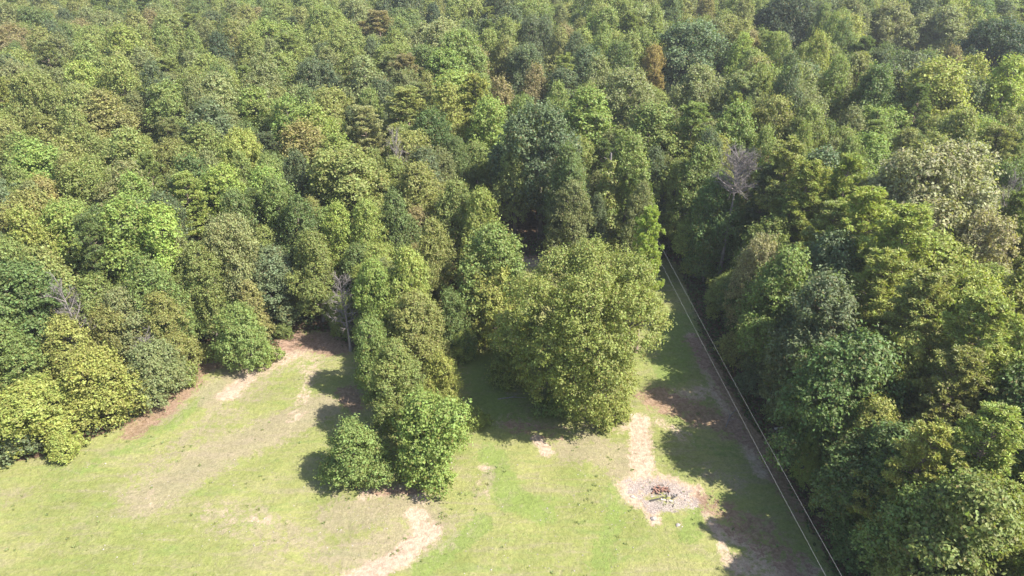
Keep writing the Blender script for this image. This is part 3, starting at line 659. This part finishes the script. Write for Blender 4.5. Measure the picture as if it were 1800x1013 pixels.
def scale_of(t):
    parts, H, R = LIB[t['kind']][t['var']]; return t['r']/R, t['h']/H
def make_tree(t):
    parts, H, R = LIB[t['kind']][t['var']]; name, word = KIND_NAME[t['kind']]
    s, sz = scale_of(t)
    e = bpy.data.objects.new(name, None); COL.objects.link(e)
    e.location = (t['x'], t['y'], gz(t['x'], t['y'])-.03); e.rotation_euler = (0, 0, t['rot']); e.scale = (s, s, sz)
    e.empty_display_size = .5
    c0 = [q*(1.75 if t['kind'] == 'pine' else 1.68) for q in TINT[t['tint']][0]]; j = 1+frng.uniform(-t['jit'], t['jit']); j2 = 1+frng.uniform(-.08, .08)
    for nm, me in parts:
        o = link(nm, me, e); o.color = (c0[0]*j*j2*1.04, c0[1]*j*.97, c0[2]*j*.85, 1)
    t['obj'] = e
    return e
for t in IND: make_tree(t)

# --- labels: look first, then what it stands beside
MARK = [("the great lone oak", 1042, 560), ("the red soil patch", 560, 590), ("the tall dead pine", 1300, 330), ("the orange-brown tree", 1153, 115),
        ("the great silvery dome", 1665, 400), ("the big central blue-green oak", 955, 290), ("the pinkish dead tree", 100, 540),
        ("the wide olive oak", 610, 330), ("the very dark pointed tree", 380, 90), ("the huge dark oak", 1390, 40), ("the pale round low tree", 1340, 470),
        ("the right-edge dark oak", 1760, 100), ("the dark pointed cedar", 760, 35), ("the loose olive pine", 715, 190),
        ("the grey twiggy dead tree", 618, 530), ("the round tree on soil", 432, 600), ("the wide blue-green oak", 1215, 90),
        ("the lower right corner", 1800, 1000), ("the upper left corner", 0, 0), ("the left edge's middle", 0, 400), ("the brownish tree", 170, 200), ("the top edge's left quarter", 450, 0),
        ("the round blue-green tree", 550, 140), ("the debris heap", 1163, 868), ("the upper right corner", 1800, 0), ("the creeper-wrapped snag", 1075, 330),
        ("the soft grey-green round tree", 400, 430), ("the brown-tinged poplar", 1660, 180), ("the top edge's middle", 900, 0), ("the left edge's upper part", 0, 200),
        ("the golden-topped tree", 1550, 760), ("the pale bare-branched tree", 690, 260), ("the right edge pine", 1760, 620), ("the olive pine by the dead one", 1395, 310), ("the top right poplar", 1495, 60)]
SIZEW = lambda t: "tall" if t['h'] > 16.5 else "low" if t['h'] < 5 else "short" if t['h'] < 10.5 else "mid-height"
def dirw(dx, dy):
    s = []
    if abs(dx) > abs(dy)*.45: s.append("left of" if dx < 0 else "right of")
    if abs(dy) > abs(dx)*.45: s.insert(0, "behind" if dy < 0 else "in front of")
    return " and ".join(s).replace("behind and left", "behind-left").replace("behind and right", "behind-right").replace("in front of and left of", "front-left of").replace("in front of and right of", "front-right of")
ORD = ["nearest", "second", "third", "fourth", "fifth", "sixth", "seventh", "eighth", "ninth", "tenth", "eleventh", "twelfth", "thirteenth", "fourteenth", "fifteenth", "sixteenth", "seventeenth", "eighteenth"]
todo = {}
for t in IND:
    if t['label']: continue
    m = min(MARK, key=lambda m: math.hypot(t['u']-m[1], (t['v']+t['w']*.6-m[2])*1.4)); dx = t['u']-m[1]; dy = t['v']+t['w']*.6-m[2]; t['md'] = math.hypot(dx, dy)
    key = (SIZEW(t), TINT[t['tint']][1], KIND_NAME[t['kind']][1], dirw(dx, dy), m[0]); todo.setdefault(key, []).append(t)
for key, ts in todo.items():
    ts.sort(key=lambda t: t['md'])
    for i, t in enumerate(ts):
        s, c1, kd, dw, mk = key
        t['label'] = ("%s %s %s %s %s" % (s, c1, kd, dw, mk)) if len(ts) == 1 else ("%s %s %s, %s such %s %s" % (s, c1, kd, ORD[i], dw, mk))
GROUPS = {'poplar': 'broadleaf trees of the woods', 'edge': 'broadleaf trees of the woods', 'oak': 'oaks of the woods', 'pine': 'pines of the woods', 'young_pine': 'pines of the woods',
          'small': 'small trees around the clearing', 'shrub': 'shrubs along the edge of the clearing', 'cedar': 'cedars at the wood edge', 'dead': 'dead trees among the woods', 'dead_pine': 'dead trees among the woods',
          'snag': 'dead trees among the woods'}
for t in IND:
    cat = 'shrub' if t['kind'] == 'shrub' else 'dead tree' if t['kind'] in ('dead', 'dead_pine', 'snag') else 'tree'
    tag(t['obj'], t['label'], cat, GROUPS.get(t['kind']))
print("trees", len(TREES), "individual", len(IND), "rest", len(REST))

# --- the far wood: what lies past the 300 largest, one object that places whole trees on points
def far_forest(name, label, rest, seed):
    kinds = {}
    for t in rest: kinds.setdefault((t['kind'], t['var']), []).append(t)
    gt = bpy.data.node_groups.new(name+"_nodes", 'GeometryNodeTree')
    gt.interface.new_socket("Geometry", in_out='INPUT', socket_type='NodeSocketGeometry'); gt.interface.new_socket("Geometry", in_out='OUTPUT', socket_type='NodeSocketGeometry')
    gi = gt.nodes.new("NodeGroupInput"); go = gt.nodes.new("NodeGroupOutput"); join = gt.nodes.new("GeometryNodeJoinGeometry")
    V, sc, rz, kk = [], [], [], []; keys = list(kinds)
    for ki, key in enumerate(keys):
        for t in kinds[key]:
            s, sz = scale_of(t); V.append((t['x'], t['y'], gz(t['x'], t['y'])-.05)); sc.append((s, s, sz)); rz.append(t['rot']); kk.append(ki)
    me = bpy.data.meshes.new(name); me.vertices.add(len(V)); me.vertices.foreach_set("co", np.array(V, dtype=np.float32).ravel())
    a = me.attributes.new("tscale", 'FLOAT_VECTOR', 'POINT'); a.data.foreach_set("vector", np.array(sc, dtype=np.float32).ravel())
    a = me.attributes.new("trot", 'FLOAT', 'POINT'); a.data.foreach_set("value", np.array(rz, dtype=np.float32))
    a = me.attributes.new("tkind", 'INT', 'POINT'); a.data.foreach_set("value", np.array(kk, dtype=np.int32))
    for ki, key in enumerate(keys):
        src = next((t['obj'] for t in IND if (t['kind'], t['var']) == key), None)
        if src is None: continue
        cmp_ = gt.nodes.new("FunctionNodeCompare"); cmp_.data_type = 'INT'; cmp_.operation = 'EQUAL'
        na = gt.nodes.new("GeometryNodeInputNamedAttribute"); na.data_type = 'INT'; na.inputs[0].default_value = "tkind"
        gt.links.new([o for o in na.outputs if o.enabled][0], [i for i in cmp_.inputs if i.enabled][0]); [i for i in cmp_.inputs if i.enabled][1].default_value = ki
        ns = gt.nodes.new("GeometryNodeInputNamedAttribute"); ns.data_type = 'FLOAT_VECTOR'; ns.inputs[0].default_value = "tscale"
        nr = gt.nodes.new("GeometryNodeInputNamedAttribute"); nr.data_type = 'FLOAT'; nr.inputs[0].default_value = "trot"
        cx_ = gt.nodes.new("ShaderNodeCombineXYZ"); gt.links.new([o for o in nr.outputs if o.enabled][0], cx_.inputs[2])
        for ch in src.children:
            oi = gt.nodes.new("GeometryNodeObjectInfo"); oi.transform_space = 'ORIGINAL'; oi.inputs[0].default_value = ch; oi.inputs["As Instance"].default_value = False
            last = oi.outputs["Geometry"]
            if not ch.name.startswith("trunk"):
                sm = gt.nodes.new("GeometryNodeSetMaterial"); sm.inputs["Material"].default_value = M_FAR; gt.links.new(last, sm.inputs[0]); last = sm.outputs[0]
            g2i = gt.nodes.new("GeometryNodeGeometryToInstance"); gt.links.new(last, g2i.inputs[0])
            iop = gt.nodes.new("GeometryNodeInstanceOnPoints")
            gt.links.new(gi.outputs[0], iop.inputs["Points"]); gt.links.new(cmp_.outputs[0], iop.inputs["Selection"]); gt.links.new(last, iop.inputs["Instance"])
            gt.links.new(cx_.outputs[0], iop.inputs["Rotation"]); gt.links.new([o for o in ns.outputs if o.enabled][0], iop.inputs["Scale"])
            gt.links.new(iop.outputs[0], join.inputs[0])
    gt.links.new(join.outputs[0], go.inputs[0])
    o = link(name, me); md = o.modifiers.new("trees", 'NODES'); md.node_group = gt
    return tag(o, label, kind="stuff")
if REST: far_forest("distant_forest", "mixed green woods running on beyond the counted trees to the top of the photo", REST, 3)

# ------------------------------------------------------------------ undergrowth along the wood edges and weeds in the grass
def undergrowth():
    r_ = np.random.default_rng(31); n = 120000
    x = r_.uniform(-60, 48, n*3); y = r_.uniform(22, 92, n*3); ins = in_poly(x, y, FIELD); d = poly_dist(x, y, FIELD)
    dens = np.where(ins, np.clip(.5-d/1.0, 0, 1), np.clip(1.2-d/5.5, 0, 1))*(.25+.75*(np.sin(x*1.7+np.sin(y*1.3)*2)*np.sin(y*1.9+x*.6) > -.2))
    k_ = r_.uniform(0, 1, n*3) < dens*.7; x, y, d = x[k_], y[k_], d[k_]; n = len(x)
    z = r_.uniform(0.03, 1, n)**1.6*(.5+.9*(np.sin(x*.9)*np.cos(y*1.1)*.5+.5))
    N = unit(r_.normal(size=(n, 3))*.6+np.array([0, 0, .9])); L = r_.uniform(.10, .22, n)
    pos = np.stack([x, y, z+.02], 1)
    return quads_mesh("undergrowth", leaf_quads(pos, N, L, L*.6, r_), np.repeat(r_.uniform(0, 1, n//8+1), 8)[:n], M_LEAF)
ug = link("undergrowth", undergrowth()); ug.color = (.075, .105, .03, 1); tag(ug, "tangled low undergrowth along the foot of the woods", kind="stuff")
def weeds():
    r_ = np.random.default_rng(41); m = 1500
    x = r_.uniform(-52, 21, m*3); y = r_.uniform(24, 78, m*3); ins = in_poly(x, y, FIELD)
    dens = .08+.9*np.clip(np.sin(x*.35+y*.22+np.sin(y*.4)*1.2)*np.sin(x*1.1-y*.7+np.sin(x*.9))-.1, 0, 1)
    k_ = ins & (r_.uniform(0, 1, m*3) < dens); x, y = x[k_][:m], y[k_][:m]; m = len(x)
    nb = 9; sz = r_.uniform(.03, .11, m)*(1+.8*(r_.uniform(0, 1, m) > .97))
    c_ = np.repeat(np.stack([x, y, np.array([gz(a, b_) for a, b_ in zip(x, y)])], 1), nb, 0); s = np.repeat(sz, nb)
    a = r_.uniform(0, 6.28, m*nb); d = np.stack([np.cos(a), np.sin(a), r_.uniform(.3, 1.2, m*nb)], 1); d = unit(d)
    N = unit(np.cross(d, np.stack([-np.sin(a), np.cos(a), 0*a], 1))); N[:, 2] = np.abs(N[:, 2])
    pos = c_+d*s[:, None]*.9
    return quads_mesh("weeds", leaf_quads(pos, N, s, s*.32, r_, along=d), np.repeat(r_.uniform(0, 1, m), nb), M_LEAF)
we = link("grass_tufts", weeds()); we.color = (.19, .225, .07, 1); tag(we, "scattered weeds and coarse grass tufts over the clearing", kind="stuff")

# ------------------------------------------------------------------ debris heap: ash, rubble, bricks, charred wood
M_STONE = plain_material("pale_rubble", (.20, .17, .155), (.40, .35, .32), 9)
M_BRICK = plain_material("red_brick", (.15, .07, .05), (.26, .15, .11), 12)
M_CHAR = plain_material("charred_wood", (.02, .018, .018), (.07, .06, .055), 8)
M_ASHY = plain_material("grey_ash_wood", (.20, .18, .18), (.42, .39, .38), 8)
M_BOARD = plain_material("weathered_board", (.30, .25, .20), (.50, .44, .37), 5)
def rock_mesh(seed, r):
    r_ = np.random.default_rng(seed); bm_v = []
    t = (1+5**.5)/2; V = np.array([(-1, t, 0), (1, t, 0), (-1, -t, 0), (1, -t, 0), (0, -1, t), (0, 1, t), (0, -1, -t), (0, 1, -t), (t, 0, -1), (t, 0, 1), (-t, 0, -1), (-t, 0, 1)], float)
    V = unit(V)*r*r_.uniform(.7, 1.25, (12, 1))*np.array([1, .8, .55])
    F = np.array([(0, 11, 5), (0, 5, 1), (0, 1, 7), (0, 7, 10), (0, 10, 11), (1, 5, 9), (5, 11, 4), (11, 10, 2), (10, 7, 6), (7, 1, 8), (3, 9, 4), (3, 4, 2), (3, 2, 6), (3, 6, 8), (3, 8, 9), (4, 9, 5), (2, 4, 11), (6, 2, 10), (8, 6, 7), (9, 8, 1)])
    return mesh_np("stone", V, F, M_STONE)
def box_mesh(name, l, w, h, mat):
    V = np.array([(sx*l/2, sy*w/2, sz*h/2) for sx in (-1, 1) for sy in (-1, 1) for sz in (-1, 1)])
    F = np.array([(0, 1, 3, 2), (4, 6, 7, 5), (0, 4, 5, 1), (2, 3, 7, 6), (0, 2, 6, 4), (1, 5, 7, 3)]); return mesh_np(name, V, F, mat)
hp = bpy.data.objects.new("debris_heap", None); COL.objects.link(hp); hp.location = (mc[0], mc[1], gz(*mc))
tag(hp, "burnt debris heap of ash, rubble, red bricks and charred sticks on the sandy patch", "debris heap")
rocks = [rock_mesh(s, .14) for s in range(5)]; drng = np.random.default_rng(8)
def mound(x, y): return .16*math.exp(-((x/1.2)**2+(y/.9)**2))
for i in range(38):
    x, y = drng.normal(.1, 1.05)-.5*(i % 4 == 0), drng.normal(-.2, .42)+.35*(i % 5 == 0); o = link("stone", rocks[i % 5], hp); s = drng.uniform(.2, .8)
    o.scale = (s, s, s); o.location = (x, y, mound(x, y)+.02*s); o.rotation_euler = (drng.uniform(-.4, .4), drng.uniform(-.4, .4), drng.uniform(0, 6))
bkm = box_mesh("brick", .22, .11, .07, M_BRICK); bkm2 = box_mesh("brick", .13, .11, .07, M_BRICK)
for i in range(26):
    x, y = drng.normal(-.05, .42), drng.normal(.24, .20); o = link("brick", bkm if i % 3 else bkm2, hp)
    o.location = (x, y, mound(x, y)+.04+.05*(i % 3)); o.rotation_euler = (drng.uniform(-.4, .4), drng.uniform(-.4, .4), drng.uniform(0, 3)); o.scale = (1.0, 1.0, 1.0)
for i in range(22):
    w = Wood(); l = drng.uniform(.2, .55); w.add([(-l/2, 0, 0), (0, drng.normal()*.04, .02), (l/2, 0, 0)], [.02, .025, .012], 5); m_ = M_CHAR if i % 3 else M_ASHY
    x, y = drng.normal(.4, .5), drng.normal(-.05, .45); o = link("charred_stick" if m_ is M_CHAR else "ashen_stick", w.mesh("stick", m_), hp)
    o.location = (x, y, mound(x, y)+.05); o.rotation_euler = (drng.uniform(-.15, .15), drng.uniform(-.25, .25), drng.uniform(0, 3.1))
for i, (x, y, l, r_) in enumerate(((-.5, -.62, 1.1, .3), (.25, -.72, .9, -.15), (.9, -.35, .7, .7))):
    o = link("board", box_mesh("board", l, .14, .03, M_CHAR if i != 1 else M_BOARD), hp); o.location = (x, y, mound(x, y)+.05); o.rotation_euler = (.05, .04, r_)
# loose stones lying off the heap, each its own thing
for i, (px, py, s, lb) in enumerate(((1148, 914, 2.1, "pale stone lying just below the debris heap"), (1112, 874, 1.5, "pale stone at the left tip of the sandy patch around the heap"),
                                     (1192, 922, 1.6, "grey stone lying in shade right below the debris heap"))):
    x, y = g(px, py); o = link("stone", rocks[i]); o.location = (x, y, gz(x, y)+.03); o.scale = (s, s, s*.8); tag(o, lb, "stone", "loose stones near the debris heap")
# scattered small stones in the field: nobody would count them
def pebbles():
    r_ = np.random.default_rng(19); Vs, Fs = [], []; n = 0
    base = np.array([(1, 0, 0), (0, 1, 0), (-1, 0, 0), (0, -1, 0), (0, 0, .8), (0, 0, -.5)], float); F0 = np.array([(0, 1, 4), (1, 2, 4), (2, 3, 4), (3, 0, 4), (1, 0, 5), (2, 1, 5), (3, 2, 5), (0, 3, 5)])
    for i in range(420):
        px, py = (r_.normal(1165, 75), r_.normal(878, 26)) if i < 110 else (r_.uniform(150, 1200), r_.uniform(800, 1010))
        x, y = g(px, py); s = r_.uniform(.02, .065); a = r_.uniform(0, 6); V = base*s*r_.uniform(.6, 1.3, 3)
        V = V@np.array([[math.cos(a), math.sin(a), 0], [-math.sin(a), math.cos(a), 0], [0, 0, 1]])+np.array([x, y, gz(x, y)+s*.3+mound(x-mc[0], y-mc[1])])
        Vs.append(V); Fs.append(F0+n); n += 6
    return mesh_np("pebbles", np.concatenate(Vs), np.concatenate(Fs), M_STONE)
tag(link("pebbles", pebbles()), "small pale stones scattered over the sandy soil", kind="stuff")

# ------------------------------------------------------------------ sticks on the ground, post added for a sapling catching the sun
for i, (px, py, l, a, lb) in enumerate(((1062, 708, 2.6, .2, "bare fallen branch under the great oak's left side") if False else (900, 700, 2.6, .1, "thin fallen branch in the shade left of the great oak"),
                                        (1285, 735, 3.0, 1.0, "thin fallen branch on brown soil below the power lines"),
                                        (1395, 790, 2.2, -.5, "fallen grey branch at the shaded foot of the right woods"))):
    x, y = g(px, py); w = Wood(); w.add([(-l/2, 0, .05), (0, .12, .08), (l/2, -.05, .05)], [.05, .045, .015], 5); w.add([(0, .12, .08), (l*.22, .5, .16)], [.025, .01], 4); w.add([(-l*.2, .05, .07), (-l*.02, -.42, .12)], [.025, .01], 4)
    o = link("fallen_branch", w.mesh("fallen_branch", M_DEAD)); o.location = (x, y, gz(x, y)); o.rotation_euler[2] = a; tag(o, lb, "branch", "fallen branches on the clearing")
x, y = g(1362, 771); w = Wood(); w.add([(0, 0, -.1), (.02, 0, .6), (0, .03, 1.1)], [.06, .05, .045], 6)
post = link("suncatch_post", w.mesh("suncatch_post", M_DEAD)); post.location = (x, y, gz(x, y)); tag(post, "short pale wooden stake in a sunlit spot at the foot of the right woods", "suncatch_post")  # made-up post and board where a small sapling catches a shaft of sun
sb = link("suncatch_board", box_mesh("suncatch_board", .75, .16, .03, M_BOARD), post); sb.location = (.12, 0, 1.08); sb.rotation_euler = (.5, -.08, .1)

# ------------------------------------------------------------------ power line along the cut
M_WIRE = plain_material("aluminium_wire", (.27, .27, .265), (.38, .38, .375), 3, .4, .3)
M_POLE = bark_material("treated_pole", (.13, .10, .08), (.26, .21, .17))
M_CERAMIC = plain_material("grey_insulator", (.45, .45, .47), (.55, .55, .57), 5, .3)
HW = 7.2
a1, _ = at(1450, 1013, HW); a2, _ = at(1168, 478, HW+.2); b1, _ = at(1478, 1013, HW); b2, _ = at(1186, 482, HW+.2)
def ext(p, q, ya, yb):
    f = lambda yy: p+(q-p)*((yy-p[1])/(q[1]-p[1])); return f(ya), f(yb)
ends = []
YA, YB = -6.0, 84.0
for nm, (p, q), lb in (("power_line", ext(a1, a2, YA, YB), "left one of the two thin overhead wires above the grassy cut"),
                       ("power_line", ext(b1, b2, YA, YB), "right one of the two thin overhead wires, nearer the dark woods")):
    n = 41; pts = []
    for i in range(n):
        t = i/(n-1); P_ = p+(q-p)*t; P_ = P_+np.array([0, 0, 0.9*(2*t-1)**2-.0]); pts.append(P_)
    w = Wood(); w.add(pts, [.0062]*n, 6); o = link(nm, w.mesh(nm, M_WIRE)); tag(o, lb, "power line", "overhead wires above the grassy cut"); ends.append((pts[0], pts[-1]))
for k_, lb in ((1, "wooden utility pole hidden in the shade at the far end of the cut"),):
    L_, R_ = ends[0][k_], ends[1][k_]; mx_ = (L_+R_)/2; top = mx_[2]+.35
    pe = bpy.data.objects.new("utility_pole", None); COL.objects.link(pe); pe.location = (mx_[0], mx_[1], 0); tag(pe, lb, "utility pole")
    w = Wood(); w.add([(0, 0, -.3), (0, 0, top*.5), (0, 0, top)], [.17, .14, .11], 10); w.add([(0, 0, top-.001), (0, 0, top)], [.11, .001], 10); link("pole", w.mesh("pole", M_POLE), pe)
    span = abs(R_[0]-L_[0])+.5; ca = link("crossarm", box_mesh("crossarm", span, .11, .12, M_POLE), pe); ca.location = (0, -.14, mx_[2]-.2)
    for s_ in (L_, R_):
        w = Wood(); w.add([(0, 0, 0), (0, 0, .08), (0, 0, .13)], [.035, .05, .03], 8); o = link("insulator", w.mesh("insulator", M_CERAMIC), pe); o.location = (s_[0]-mx_[0], -.14, mx_[2]-.145)

# ------------------------------------------------------------------ air
HAZE = 0.0003
if HAZE > 0:
    hm = bpy.data.materials.new("haze_air"); hm.use_nodes = True; ht = hm.node_tree; ht.nodes.clear()
    ho = ht.nodes.new("ShaderNodeOutputMaterial"); pvn = ht.nodes.new("ShaderNodeVolumePrincipled"); pvn.inputs["Density"].default_value = HAZE
    pvn.inputs["Color"].default_value = (.90, .94, 1.0, 1); pvn.inputs["Anisotropy"].default_value = .2; ht.links.new(pvn.outputs[0], ho.inputs["Volume"])
    hb = link("haze", box_mesh("haze", 9000, 9000, 44, hm)); hb.location = (0, 0, 20.5); tag(hb, "thin daylight haze over the woods", kind="stuff")
